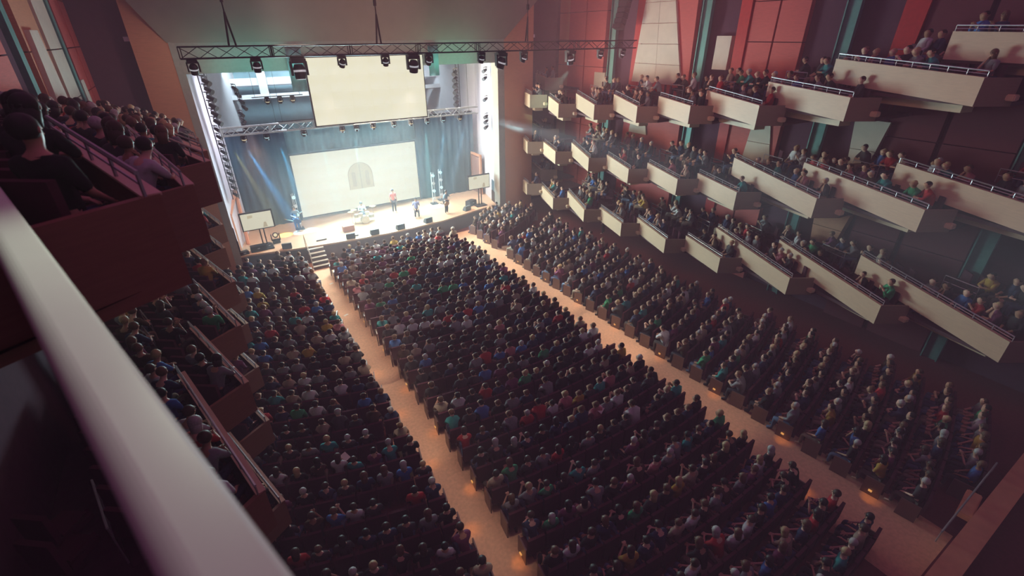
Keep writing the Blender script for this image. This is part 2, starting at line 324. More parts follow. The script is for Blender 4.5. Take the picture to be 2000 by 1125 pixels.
curtain(4.5, 14.0, 36.4, 5.8, 7.9, mat('border_blue_lit', (0.20, 0.36, 0.42), 0.9, 0.1), 'blue-lit border curtain above the big stage screen')  # blue light on a black border, put into the cloth colour
curtain(4.95, 5.75, 30.75, 10.25, 12.4, mat('leg_teal_lit', (0.20, 0.40, 0.42), 0.9, 0.1), 'narrow teal-lit drape hanging left of the upper screen')  # light on both drapes put into the cloth colour
curtain(13.25, 13.95, 30.75, 10.7, 12.4, mat('leg_teal_lit', (0.20, 0.40, 0.42), 0.9, 0.1), 'narrow teal-lit drape hanging right of the upper screen')

# screens
def picture_mat():
    m = bpy.data.materials.new('screen_arch_picture'); m.use_nodes = True; nt = m.node_tree; b = nt.nodes['Principled BSDF']
    b.inputs['Base Color'].default_value = (0.02, 0.02, 0.02, 1)
    tc = nt.nodes.new('ShaderNodeTexCoord'); nz = nt.nodes.new('ShaderNodeTexNoise'); nz.inputs['Scale'].default_value = 1.2; nz.inputs['Detail'].default_value = 5
    nt.links.new(tc.outputs['Object'], nz.inputs[0])
    rp = nt.nodes.new('ShaderNodeValToRGB'); rp.color_ramp.elements[0].position = 0.3; rp.color_ramp.elements[0].color = (0.80, 0.74, 0.55, 1)
    rp.color_ramp.elements[1].position = 0.6; rp.color_ramp.elements[1].color = (0.85, 0.80, 0.63, 1)
    nt.links.new(nz.outputs[0], rp.inputs[0]); nt.links.new(rp.outputs[0], b.inputs['Emission Color']); b.inputs['Emission Strength'].default_value = 1.15
    return m
pic = picture_mat()
tan = mat('screen_tan', (0.02, 0.02, 0.02), 0.6, 0.1, emit=(0.74, 0.62, 0.40), es=1.0)
tan2 = mat('screen_tan_line', (0.02, 0.02, 0.02), 0.6, 0.1, emit=(0.62, 0.50, 0.32), es=1.0)
def arch_pts(cx, z0, w, h, n=14):
    r = w / 2; pts = [(cx - r, z0), (cx + r, z0)]
    for i in range(n + 1):
        a = PI * i / n; pts.append((cx + r * math.cos(a), z0 + h - r + r * math.sin(a)))
    return pts
pic_bright = pic.copy(); pic_bright.name = 'upper_picture'; pic_bright.node_tree.nodes['Principled BSDF'].inputs['Emission Strength'].default_value = 1.4
def led(name, x0, x1, y, z0, z1, label, arch=None, nx=8, nz=5, m=pic):
    o = empty(name, ((x0 + x1) / 2, y, z0)); tag(o, label, 'screen')
    off = (-(x0 + x1) / 2, -y, -z0)
    f = obj('screen_frame', MB().box(((x0 + x1) / 2, y + 0.1, (z0 + z1) / 2), (x1 - x0 + 0.14, 0.14, z1 - z0 + 0.14)), black, o); f.location = off
    tw = (x1 - x0) / nx; th = (z1 - z0) / nz; me = MB().box((0, 0, 0), (tw - 0.004, 0.06, th - 0.004)).mesh('screen_tile', m)
    for i in range(nx):
        for j in range(nz):
            t = put('screen_tile', me, o); t.location = (x0 + tw * (i + .5) + off[0], 0, th * (j + .5))
    if arch:
        for (cx, zz, ww, hh, mm, yy) in arch:
            pts = arch_pts(cx, zz, ww, hh); n = len(pts)
            a = obj('screen_image', MB().add([(p[0], y + yy, p[1]) for p in pts], [tuple(range(n))]), mm, o); a.location = off
    return o
led('led_wall', 4.7, 13.75, 35.9, 1.35, 5.75, 'huge glowing cream screen behind the performers with a pale brown arch image',
    arch=[(9.25, 2.8, 1.85, 1.95, tan2, -0.035), (9.25, 2.8, 1.73, 1.89, tan, -0.037), (9.25, 2.8, 0.08, 1.8, tan2, -0.039)] + [(9.25 + dx, 3.0, 0.3, 1.1, tan2, -0.039) for dx in (-.5, .5)])
led('upper_screen', 5.85, 12.8, 30.7, 8.32, 11.92, 'large glowing cream screen hung high above the stage', nx=6, nz=4, m=pic_bright)
def side_screen(x0, x1, z0, z1, y, label):
    o = led('side_screen', x0, x1, y, z0, z1, label, nx=1, nz=1, m=screen_plain)
    off = (-(x0 + x1) / 2, -y, -z0)
    for nm, b in (('stand_pole', MB().box((0, 0.14, (1.12 - z0) / 2), (0.07, 0.07, z0 - 1.12))), ('stand_pole', MB().box((0.22, 0.14, (1.12 - z0) / 2), (0.07, 0.07, z0 - 1.12))), ('stand_foot', MB().box((0.1, 0.1, 1.15 - z0), (0.9, 0.6, 0.06)))):
        obj(nm, b, black, o)
    im = obj('screen_image', MB().add([(-.05 + .3, -0.035, 0.05), (.5, -0.035, 0.05), (.45, -0.035, .38), (.33, -0.035, .36)], [(0, 1, 2, 3)]), tan2, o)
    im = obj('screen_image', MB().add([(-.5, -0.035, .72), (-.2, -0.035, .75), (-.22, -0.035, .9), (-.48, -0.035, .9)], [(0, 1, 2, 3)]), tan, o)
side_screen(0.68, 2.38, 2.5, 3.5, 31.75, 'small glowing screen on a stand at the left end of the stage')
side_screen(16.2, 17.95, 2.55, 3.5, 31.8, 'small glowing screen on a stand at the right end of the stage')

# lighting trusses
def truss(name, x0, x1, y, ztop, h, m, label, step=0.6, rc=0.028, rb=0.014):
    o = empty(name, (x0, y, ztop - h)); tag(o, label, 'truss'); d = h * 0.9; L = x1 - x0
    cm = MB().tube((0, 0, 0), (L, 0, 0), rc).mesh('chord', m)
    for yy, zz in ((0, 0), (0, h), (d, 0), (d, h)): put('chord', cm, o, (0, yy, zz))
    bm_ = [MB().tube((0, 0, 0), (step, 0, h), rb, 5).mesh('brace', m), MB().tube((0, 0, h), (step, 0, 0), rb, 5).mesh('brace', m)]
    pm = MB().tube((0, 0, 0), (0, 0, h), rb * 1.3, 5).mesh('post', m); tm = MB().tube((0, 0, 0), (0, d, 0), rb, 5).mesh('spreader', m)
    n = int(L / step)
    for i in range(n):
        put('brace', bm_[i % 2], o, (i * step, 0, 0)); put('brace', bm_[(i + 1) % 2], o, (i * step, d, 0))
        put('spreader', tm, o, (i * step, 0, 0 if i % 2 else h))
        if i % 5 == 0:
            for q in (0, 0.08): put('post', pm, o, (i * step + q, 0, 0)); put('post', pm, o, (i * step + q, d, 0))
    return o
truss('lighting_truss', 0.05, 22.35, 22.0, 12.67, 0.38, truss_m, 'long black lighting truss spanning the hall in front of the stage')
truss('lighting_truss', 0.95, 17.3, 32.0, 8.42, 0.42, alu, 'bright aluminium truss behind the upper screen', step=0.5, rc=0.035, rb=0.02)
for i, (x, xt) in enumerate(((1.8, 1.84), (7.35, 7.4), (14.9, 15.1))):
    o = empty('truss_sling', (x, 22.1, 12.67)); tag(o, ['left', 'middle', 'right'][i] + ' black hoist chain and sling holding up the front truss', 'cable', 'hoists over the front truss')
    obj('sling', MB().tube((-0.12, 0, 0), (0, 0, 1.1), 0.035).tube((0.14, 0.2, 0), (0, 0, 1.1), 0.035), black, o)
    obj('chain', MB().tube((0, 0, 1.1), (0, 0, 6), 0.022), black, o)
    obj('hoist', MB().box((0, 0, 1.5), (0.1, 0.1, 0.22)), black, o)

def moving_head(loc, s, rx, rz, label, group, lens=lens_m):
    o = empty('moving_head_light', loc); o.scale = (s, s, s); tag(o, label, 'stage light', group)
    obj('clamp', MB().box((0, 0, -0.03), (0.34, 0.12, 0.06)).box((0, 0, -0.11), (0.36, 0.3, 0.1)), black, o)
    y = obj('yoke', MB().box((0.19, 0, -0.3), (0.05, 0.14, 0.34)).box((-0.19, 0, -0.3), (0.05, 0.14, 0.34)).box((0, 0, -0.15), (0.42, 0.13, 0.05)), black, o)
    h = empty_child = obj('head', MB().tube((0, 0, 0.16), (0, 0, 0.06), 0.10, 12, 0.155).tube((0, 0, 0.06), (0, 0, -0.2), 0.155, 12, 0.135), black, o, smooth=False)
    h.location = (0, 0, -0.36); h.rotation_euler = (rx, 0, rz)
    l = obj('lens', MB().tube((0, 0, -0.2), (0, 0, -0.212), 0.115, 12), lens, h)
    b = obj('body_band', MB().tube((0, 0, 0.02), (0, 0, -0.03), 0.160, 12), lens_m if lens is lens_m else lens, h)
    return o
FL = [(376, 0.46, 0.95), (502, 3.02, 0.95), (585, 4.86, 1.5), (670, 6.98, 0.85), (755, 9.25, 0.85), (810, 10.8, 1.4), (840, 11.73, 0.9), (943, 15.06, 0.9), (982, 16.42, 1.4), (1026, 18.05, 0.95), (1123, 21.7, 1.3), (1176, 24.29, 0.9), (1219, 26.31, 0.9)]
for i, (px, x, s) in enumerate(FL):
    big = s > 1.2
    rx = (0.35, 0.2, -0.1, 0.5, 0.4, 0.2, 0.5, 0.3, 0.3, 0.4, 0.3, 0.2, 0.3)[i]
    moving_head((x * 22 / 27, 22.15, 12.3), s, rx, (0, 0, 0, .2, -.2, 0, 0, .3, .8, .4, -.9, .3, .3)[i],
                ('large' if big else 'small') + ' black moving-head light, ' + ordn(i + 1) + ' from the left under the front truss', 'moving heads on the front truss')
RL = [(2.0, glow_warm), (3.2, glow_cool), (5.3, glow_cool), (7.6, glow_warm), (8.5, glow_cool), (9.6, glow_warm), (11.0, glow_cool), (12.2, glow_warm), (13.4, glow_cool), (14.6, glow_cool), (15.9, glow_warm)]
for i, (x, lm) in enumerate(RL):
    moving_head((x, 32.15, 8.02), 0.8, 0.25, 0, 'small glowing lamp, ' + ordn(i + 1) + ' from the left under the bright rear truss', 'lamps under the rear truss', lm)
o = obj('lamp_batten', MB().tube((3.4, 37.5, 9.42), (6.6, 37.5, 9.42), 0.03).tube((3.6, 37.5, 9.4), (3.6, 37.5, 12.82), .012).tube((6.4, 37.5, 9.4), (6.4, 37.5, 12.82), .012), black); tag(o, 'thin pipe carrying warm lamps in the blue space behind the upper screen', 'pipe')
for i, (x, z) in enumerate(((4.3, 9.4), (5.1, 9.4), (5.9, 9.4))):
    moving_head((x, 37.5, z), 0.8, 0.2, 0, ['leftmost', 'middle', 'rightmost'][i] + ' warm glowing lamp hanging in the blue space left of the upper screen', 'warm lamps behind the upper screen', glow_warm)
# lanterns on the side walls of the stage
def lantern(loc, rz, rx, label, group, s=1.0):
    o = empty('stage_lantern', loc, rz); o.scale = (s, s, s); tag(o, label, 'stage light', group)
    b = obj('can', MB().tube((0, 0, 0), (0, -0.42, 0), 0.10, 10, 0.13), black, o); b.rotation_euler = (rx, 0, 0)
    obj('bracket', MB().box((0, -0.1, 0.16), (0.3, 0.04, 0.05)).box((0.14, -0.1, 0.06), (0.02, 0.04, 0.2)).box((-0.14, -0.1, 0.06), (0.02, 0.04, 0.2)).box((0, 0.02, 0.2), (0.05, 0.3, 0.04)), black, o)
    return o
o = obj('lantern_ladder', MB().tube((0.62, 32.9, 4.2), (0.62, 32.9, 12.4), 0.03).tube((0.95, 32.9, 4.2), (0.95, 32.9, 12.4), 0.03).add([], []), black); tag(o, 'thin black ladder of lanterns on the white left wing wall', 'lighting ladder')
for i in range(16):
    z = 10.9 - i * 0.42 if i < 14 else 10.9 - i * 0.42
    lantern((0.72 + (0.1 if i < 6 else 0), 32.8, z), 0.7 + 0.05 * (i % 3), 0.45, 'black lantern, ' + ordn(i + 1) + ' from the top on the left wing ladder', 'lanterns on the left wing ladder', 1.1 if i < 6 else 0.8)
for i in range(9):
    lantern((2.4 + 0.09 * i * (i < 4), 36.4, 10.2 - i * 0.38), 0.5, 0.5, 'bluish lantern, ' + ordn(i + 1) + ' from the top on the deeper left ladder', 'lanterns deeper in the left wing', 0.9)
o = obj('lantern_ladder', MB().tube((17.2, 35.06, 7.5), (17.2, 35.06, 12.8), 0.03).tube((17.45, 35.06, 7.5), (17.45, 35.06, 12.8), 0.03), black); tag(o, 'black pipe ladder of lanterns right of the upper screen', 'lighting ladder')
for i in range(8):
    lantern((17.2, 35.0, 10.6 - i * 0.42), -0.9, 0.4, 'black lantern, ' + ordn(i + 1) + ' from the top beside the right wing panel', 'lanterns on the right inner ladder', 1.2)
for i in range(6):
    lantern((18.3, 32.4, 10.8 - (0, 0.5, 1.9, 3.1, 3.45, 3.85)[i]), -1.1, 0.3, 'black lantern, ' + ordn(i + 1) + ' from the top on the right proscenium edge', 'lanterns on the right proscenium edge', 0.95)
# line array by the right wall
o = empty('speaker_array', (24.4, 25.2, 11.6)); tag(o, 'curved black hanging line of speakers before the red wall panels', 'speaker')
for i in range(9):
    c = obj('speaker_box', MB().box((0, 0, 0), (0.45, 0.62, 0.26)), black, o); c.location = (-0.02 * i * i * 0.3, 0.02 * i, 4.2 - i * 0.3); c.rotation_euler = (0, 0.04 * i, 0.1)
obj('rigging_cable', MB().tube((0, 0, 4.3), (0, 0, 6.5), 0.02), black, o)

# speaker stacks, monitors, steps, small things on stage
def stack(x, y, rz, label):
    o = empty('speaker_stack', (x, y, 1.1), rz); tag(o, label, 'speaker')
    obj('subwoofer', MB().box((0, 0, 0.45), (1.0, 0.8, 0.9)), black, o, bevel=0.015)
    obj('subwoofer', MB().box((0, 0, 1.32), (0.95, 0.78, 0.82)), mat('stack_blue', (0.05, 0.09, 0.12), 0.5), o, bevel=0.015)
    obj('grille', MB().box((0, -0.41, 0.45), (0.86, 0.02, 0.74)), mat('grille', (0.03, 0.035, 0.04), 0.7), o)
    obj('horn', MB().box((0, -0.1, 1.82), (0.42, 0.3, 0.2)), black, o, bevel=0.01)
stack(-0.35, 31.9, 0.15, 'dark bluish speaker stack at the left end of the stage'); stack(19.0, 32.1, -0.2, 'dark speaker stack at the right end of the stage beside the side screen')
o = empty('floor_moving_head', (2.35, 32.5, 1.1)); tag(o, 'black moving-head light standing on the boards with a lit lens', 'stage light')
obj('base', MB().box((0, 0, 0.1), (0.44, 0.36, 0.2)), black, o, bevel=0.01); obj('yoke', MB().box((0.24, 0, 0.4), (0.06, 0.2, 0.42)).box((-0.24, 0, 0.4), (0.06, 0.2, 0.42)).box((0, 0, 0.22), (0.54, 0.2, 0.04)), black, o)
hh = obj('head', MB().tube((0, 0.12, 0), (0, -0.2, 0.1), 0.15, 12, 0.18), black, o); hh.location = (0, 0, 0.5); obj('lens', MB().tube((0, -0.2, 0.1), (0, -0.22, 0.107), 0.11, 12), glow_warm, hh)
MON = [(2.77, 30.92), (6.64, 30.42), (8.21, 30.26), (10.03, 30.25), (12.17, 30.42), (15.75, 31.25)]
for i, (x, y) in enumerate(MON):
    o = empty('stage_monitor', (x, y + 0.22, 1.12), 0.1 * (i - 2)); tag(o, 'dark wedge speaker, ' + ordn(i + 1) + ' from the left along the stage edge', 'speaker', 'wedge speakers on the stage edge')
    a = MB().add([(-.28, -.18, 0), (.28, -.18, 0), (.28, .18, 0), (-.28, .18, 0), (-.28, -.18, .36), (.28, -.18, .36), (.28, .02, .34), (-.28, .02, .34), (.28, .18, .1), (-.28, .18, .1)],
                 [(3, 2, 1, 0), (0, 1, 5, 4), (4, 5, 6, 7), (7, 6, 8, 9), (9, 8, 2, 3), (1, 2, 8, 6, 5), (0, 4, 7, 9, 3)])
    obj('cabinet', a, mat('wedge', (0.06, 0.07, 0.075), 0.6), o); obj('grille', MB().box((0, 0.105, 0.225), (0.48, 0.02, 0.24), rx=0.59), mat('grille', (0.03, 0.035, 0.04), 0.7), o)
o = empty('stage_steps', (4.3, 29.5, 0)); tag(o, 'short flight of pale-edged steps from the left aisle up to the stage', 'stairs')
for i in range(5):
    obj('riser', MB().box((0, 0.98 - 0.25 * (4 - i) - 0.02, 0.105 + i * 0.2 - 0.1), (0.95, 0.25, 0.2)), apron_m, o)
    obj('tread', MB().box((0, 0.98 - 0.25 * (4 - i) - 0.05, 0.2 * (i + 1) - 0.01), (0.98, 0.2, 0.05)), step_m, o)
obj('handrail', MB().tube((-0.52, -0.15, 0.0), (-0.52, -0.15, 0.95), 0.025).tube((-0.52, 1.1, 1.1), (-0.52, 1.1, 2.0), 0.025).tube((-0.52, -0.15, 0.95), (-0.52, 1.1, 2.0), 0.025), step_m, o)
# flight cases and cables by the left screen, low boxes on the right
for i, (x, y, d, l) in enumerate([(1.2, 31.75, (0.9, 0.45, 0.35), 'low black equipment case in front of the left side screen'), (0.35, 31.55, (0.5, 0.35, 0.22), 'small dark case beside the left speaker stack'), (16.6, 32.4, (0.8, 0.5, 0.4), 'dark equipment case behind the right side screen'), (1.75, 31.9, (0.45, 0.3, 0.3), 'small dark case between left screen stand and floor light')]):
    o = empty('equipment_case', (x, y, 1.1), 0.2 * i); tag(o, l, 'case', 'cases on the stage')
    obj('case_body', MB().box((0, 0, d[2] / 2), d), black, o, bevel=0.01); obj('case_handle', MB().box((0, -d[1] / 2 - 0.01, d[2] * 0.6), (0.14, 0.02, 0.05)), rail_m, o)
o = obj('lamp_bar', MB().box((4.9, 31.3, 1.14), (0.65, 0.07, 0.07)), black); tag(o, 'thin dark bar lying on the lit stage boards near the steps', 'lamp bar')
o = obj('lamp_bar', MB().box((6.9, 30.85, 1.14), (0.6, 0.07, 0.07)), black); tag(o, 'thin dark bar on the lit stage edge by the carpet box', 'lamp bar')
o = obj('stage_box', MB().box((6.9, 32.1, 1.3), (0.75, 0.45, 0.4)), mat('box_pinkbrown', (0.45, 0.22, 0.17), 0.7), bevel=0.02); tag(o, 'small reddish-brown box on the lit stage left of the drums', 'box')
# lit totem towers either side of the big screen
for x, y, l in ((4.15, 34.3, 'slim cyan-lit tower of lamps beside the left edge of the big screen'), (14.3, 34.3, 'slim cyan-lit tower of lamps beside the right edge of the big screen'), (15.2, 34.9, 'slim pale lamp tower in front of the right curtain')):
    o = empty('lamp_tower', (x, y, 1.1)); tag(o, l, 'lamp tower', 'lamp towers on stage')
    obj('base', MB().box((0, 0, 0.04), (0.5, 0.5, 0.08)), black, o)
    obj('upright', MB().tube((-.1, 0, .05), (-.1, 0, 2.5), 0.02).tube((.1, 0, .05), (.1, 0, 2.5), 0.02).tube((0, .16, .05), (0, .16, 2.5), 0.02), alu, o)
    for k in range(4): obj('lamp', MB().tube((0, -0.1, 0.5 + k * 0.6), (0, -0.22, 0.5 + k * 0.6), 0.10, 10, 0.12), glow_cool if k % 2 else alu, o)
# drum kit
o = empty('drum_kit', (8.35, 33.0, 1.1)); tag(o, 'pale drum kit glowing white in the middle of the stage', 'drums')
drm = mat('drum_shell', (0.7, 0.66, 0.55), 0.4); cym = mat('cymbal', (0.62, 0.5, 0.28), 0.25, metal=0.8)
bd = obj('bass_drum', MB().tube((0, -0.2, 0.28), (0, 0.2, 0.28), 0.28, 16), drm, o)
for x, y, z, r in ((-.25, -.02, .68, .14), (.22, -.02, .7, .15), (.55, .25, .4, .2), (-.5, .3, .55, .16)):
    obj('drum', MB().tube((x, y, z - .12), (x, y, z + .1), r, 14), drm, o)
for x, y, z in ((-.7, 0, 1.1), (.65, -.05, 1.15), (-.8, .4, .85)):
    c = obj('cymbal', MB().tube((x, y, z), (x, y, z + .015), .23, 16, .05), cym, o); obj('cymbal_stand', MB().tube((x, y, 0), (x, y, z), .012), rail_m, o)

# ------------------------------------------------------------------ people
def skin_mesh(name, V, Eg, Rad, root=0, sub=1, loose=None):
    me = bpy.data.meshes.new(name); me.from_pydata(V, Eg, [])
    ob = bpy.data.objects.new(name, me); COL.objects.link(ob)
    sk = ob.modifiers.new('s', 'SKIN'); sk.use_smooth_shade = True
    layer = me.skin_vertices[0].data
    for i, r in enumerate(Rad):
        layer[i].radius = (r, r) if not isinstance(r, tuple) else r
        layer[i].use_root = (i == root)
    if sub: ss = ob.modifiers.new('u', 'SUBSURF'); ss.levels = sub; ss.render_levels = sub
    dg = bpy.context.evaluated_depsgraph_get(); ev = ob.evaluated_get(dg); out = bpy.data.meshes.new_from_object(ev)
    bpy.data.objects.remove(ob); bpy.data.meshes.remove(me); out.name = name
    return out
# joint table for a seated body facing +y; poses move the arms and the lean
def skeleton(pose):
    lean = {'lap': 0.0, 'chin': 0.10, 'clap': 0.03, 'raise': 0.0, 'lean': 0.26, 'back': -0.06, 'stand': 0.0, 'guitar': 0.03, 'drum': .05}[pose]
    sit = pose not in ('stand', 'guitar')
    h = 0.0 if sit else 0.40
    def up(x, y, z): return (x, y + lean * (z - 0.5) * 1.2, z + h - (0.12 * max(lean, 0) * (z - 0.5)))
    P = {}
    P['pelvis'] = up(0, 0, .54); P['waist'] = up(0, -.02, .74); P['chest'] = up(0, 0, .95); P['upper'] = up(0, .0, 1.07)
    P['neck'] = up(0, .02, 1.17); P['jaw'] = up(0, .045, 1.245); P['skull'] = up(0, .035, 1.33); P['crown'] = up(0, .03, 1.40)
    for s, n in ((1, 'r'), (-1, 'l')):
        P['sh' + n] = up(.18 * s, 0, 1.06)
        P['hip' + n] = up(.09 * s, .02, .52) if sit else (.09 * s, 0, .90)
        if sit:
            P['kn' + n] = (.13 * s, .46, .53); P['an' + n] = (.13 * s, .47, .10); P['to' + n] = (.14 * s, .62, .045)
        else:
            P['kn' + n] = (.10 * s, .03, .50); P['an' + n] = (.11 * s, 0, .10); P['to' + n] = (.13 * s, .16, .045)
        if pose in ('lap', 'back'): el, wr_ = up(.25 * s, .06, .82), up(.13 * s, .28, .68)
        elif pose == 'chin': el, wr_ = (up(.17 * s, .26, .80), up(.06, .13, 1.12)) if s > 0 else (up(-.22, .1, .80), up(.05, .25, .76))
        elif pose == 'clap': el, wr_ = up(.23 * s, .17, .86), up(.05 * s, .30, 1.06)
        elif pose == 'raise': el, wr_ = (up(.30 * s, .08, 1.22), up(.20, .10, 1.45)) if s > 0 else (up(-.26, .05, .84), up(-.12, .28, .75))
        elif pose == 'lean': el, wr_ = up(.23 * s, .24, .84), up(.06 * s, .38, .84)
        elif pose == 'stand': el, wr_ = up(.24 * s, -.03, .80), up(.24 * s, .05, .56)
        elif pose == 'guitar': el, wr_ = (up(.27, .05, .82), up(.05, .24, .76)) if s > 0 else (up(-.30, .12, .88), up(-.42, .28, 1.02))
        else: el, wr_ = up(.26 * s, .16, .84), up(.18 * s, .40, .92)
        P['el' + n] = el; P['wr' + n] = wr_
        d = (Vector(wr_) - Vector(el)).normalized(); P['ha' + n] = tuple(Vector(wr_) + d * .07); P['_d' + n] = tuple(d)
    return P
RAD = {'pelvis': .145, 'waist': .125, 'chest': .145, 'upper': .11, 'neck': .055, 'jaw': .072, 'skull': .098, 'crown': .06,
       'sh': .07, 'el': .042, 'wr': .028, 'ha': .036, 'hip': .09, 'kn': .062, 'an': .040, 'to': .035}
CH = ['pelvis-waist', 'waist-chest', 'chest-upper', 'upper-neck', 'neck-jaw', 'jaw-skull', 'skull-crown'] + \
     [a + n + '-' + b + n for n in 'rl' for a, b in (('sh', 'el'), ('el', 'wr'), ('wr', 'ha'), ('hip', 'kn'), ('kn', 'an'), ('an', 'to'))] + \
     ['upper-shr', 'upper-shl', 'pelvis-hipr', 'pelvis-hipl']
def build(name, P, keys, scale=1.0, sub=1, rad=None):
    es = [c.split('-') for c in CH]; es = [(a, b) for a, b in es if a in keys and b in keys]
    idx = {k: i for i, k in enumerate(keys)}
    rr = [(rad or {}).get(k, RAD.get(k, RAD.get(k[:-1], .05)) * scale) for k in keys]
    return skin_mesh(name, [P[k] for k in keys], [(idx[a], idx[b]) for a, b in es], rr, 0, sub)
def join_mesh(name, meshes, mats):
    bm = bmesh.new()
    for me, mi in meshes:
        n0 = len(bm.faces); bm.from_mesh(me); bm.faces.ensure_lookup_table()
        for f in bm.faces[n0:]: f.material_index = mi
    me = bpy.data.meshes.new(name); bm.to_mesh(me); bm.free()
    for m in mats: me.materials.append(m)
    me.polygons.foreach_set('use_smooth', [True] * len(me.polygons)); return me
def fingers(P, n):
    d = Vector(P['_d' + n]); s = 1 if n == 'r' else -1
    side = d.cross(Vector((0, 0, 1)));
    if side.length < 0.1: side = Vector((1, 0, 0))
    side.normalize(); nrm = side.cross(d).normalized(); c = Vector(P['ha' + n]); V = []; Eg = []; R_ = []
    V.append(tuple(c - d * .01)); R_.append(.02)
    for k, (off, ln) in enumerate(((-.028, .062), (-.010, .074), (.009, .070), (.026, .054))):
        b = c + side * off + d * .02; i = len(V)
        V += [tuple(b), tuple(b + d * ln * .5 - nrm * .006), tuple(b + d * ln * .85 - nrm * .024)]; R_ += [.0095, .009, .0075]; Eg += [(0, i), (i, i + 1), (i + 1, i + 2)]
    b = c - side * .034 * s - d * .02; i = len(V)
    V += [tuple(b), tuple(b - side * .025 * s + d * .03 - nrm * .01), tuple(b - side * .028 * s + d * .055 - nrm * .02)]; R_ += [.011, .010, .008]; Eg += [(0, i), (i, i + 1), (i + 1, i + 2)]
    return skin_mesh('f', V, Eg, R_, 0, 0)
POSES = ['lap', 'chin', 'clap', 'raise', 'lean', 'back', 'stand', 'guitar', 'drum']
PM = {}
allk = ['pelvis', 'waist', 'chest', 'upper', 'neck', 'jaw', 'skull', 'crown'] + [a + n for n in 'rl' for a in ('sh', 'el', 'wr', 'ha', 'hip', 'kn', 'an', 'to')]
torso = ['pelvis', 'waist', 'chest', 'upper', 'neck'] + [a + n for n in 'rl' for a in ('sh', 'el')]
legs = ['pelvis'] + [a + n for n in 'rl' for a in ('hip', 'kn', 'an')]
def up_tri(c, r):  # nose wedge and ears
    mb = MB(); x, y, z = c
    mb.add([(x - .014, y + .085, z - .012), (x + .014, y + .085, z - .012), (x, y + .118, z - .018), (x, y + .088, z + .03)], [(0, 1, 2), (1, 3, 2), (3, 0, 2)])
    for s in (-1, 1): mb.ball((x + s * .094, y + .005, z - .005), .024, 6, 4, (.4, .7, 1.2))
    mb.box((x, y + .086, z - .05), (.05, .012, .01))
    return mb
for p in POSES:
    P = skeleton(p); c = P['skull']
    b = build('body', P, allk, 0.93)
    eyes = MB().ball((c[0] - .033, c[1] + .088, c[2] + .012), .010, 6, 4).ball((c[0] + .033, c[1] + .088, c[2] + .012), .010, 6, 4)
    body = join_mesh('body', [(b, 0), (fingers(P, 'r'), 0), (fingers(P, 'l'), 0), (up_tri(c, 0).mesh('n', None), 0), (eyes.mesh('e', None), 1)], [tint_skin, eye_m])
    P2 = dict(P); P2['neck'] = tuple(Vector(P['upper']) * .35 + Vector(P['neck']) * .65)
    shirt = build('shirt', P2, torso, 1.0, rad={'neck': .068, 'upper': .128, 'elr': .052, 'ell': .052, 'shr': .088, 'shl': .088, 'chest': .160, 'waist': .142, 'pelvis': .155}); shirt.materials.clear(); shirt.materials.append(tint)
    trs = build('trousers', P, legs, 1.0, rad={'anr': .055, 'anl': .055, 'knr': .075, 'knl': .075, 'pelvis': .158, 'hipr': .10, 'hipl': .10}); trs.materials.clear(); trs.materials.append(tint)
    hs = MB().ball((c[0], c[1] - .030, c[2] + .014), .112, 12, 8, (.95, .96, 1.0), zmin=-0.72).mesh('hair', tint_hair, True)
    hl = MB().ball((c[0], c[1] - .030, c[2] + .014), .114, 12, 8, (.98, .96, 1.0), zmin=-0.72).tube((c[0], c[1] - .03, c[2] + .02), (c[0], c[1] - .075, c[2] - .22), .108, 10, .085).mesh('long_hair', tint_hair, True)
    # light version for the far crowd
    lo = build('lo', P, allk, 1.04, 0); nv = len(lo.vertices); co = np.empty(nv * 3); lo.vertices.foreach_get('co', co); co = co.reshape(-1, 3)
    polys = [tuple(f.vertices) for f in lo.polygons]
    keysP = np.array([P[k] for k in allk])
    part = []
    for f in polys:
        cc = co[list(f)].mean(0); k = allk[int(np.argmin(((keysP - cc) ** 2).sum(1)))]
        part.append(0 if k in ('neck', 'jaw', 'skull', 'crown') or k[:2] in ('wr', 'ha') else (2 if k[:2] in ('ki', 'kn', 'an', 'to') or k[:3] in ('hip',) else 1))
    hb = MB().ball((c[0], c[1] - .032, c[2] + .014), .118, 7, 5, (.97, .96, 1.0), zmin=-0.7)
    polys += [tuple(i + nv for i in f) for f in hb.f]; part += [3] * len(hb.f); co = np.vstack([co, np.array(hb.v)])
    PM[p] = dict(body=body, shirt=shirt, trousers=trs, hair=hs, long_hair=hl, lo=(co, polys, part), P=P)

SHIRT = [('black', (.03, .03, .035), 22), ('charcoal', (.08, .08, .09), 14), ('navy', (.04, .06, .13), 12), ('dark brown', (.10, .06, .04), 6), ('grey', (.30, .31, .33), 12), ('white', (.75, .76, .78), 9),
         ('red', (.62, .05, .06), 5), ('teal', (.05, .38, .38), 4), ('blue', (.08, .22, .58), 5), ('green', (.06, .42, .20), 3), ('pink', (.62, .22, .26), 2), ('mustard', (.60, .38, .08), 2), ('beige', (.52, .42, .32), 6), ('plum', (.25, .07, .16), 4)]
HAIR = [('black', (.015, .013, .013), 8), ('dark brown', (.05, .028, .018), 9), ('brown', (.13, .07, .04), 6), ('fair', (.42, .30, .16), 3), ('grey', (.40, .39, .38), 3)]
SKIN = [(.62, .38, .27), (.52, .30, .20), (.70, .45, .34), (.35, .19, .12), (.60, .36, .25)]
PANT = [(.03, .03, .04), (.05, .07, .14), (.10, .09, .08), (.10, .16, .26), (.28, .23, .17)]
def pick(t): return random.choices(t, [a[2] for a in t])[0]
PEOPLE = []   # candidates: dict(x, y, z, rz, pose, shirt, hair, long, desc, seatgroup)
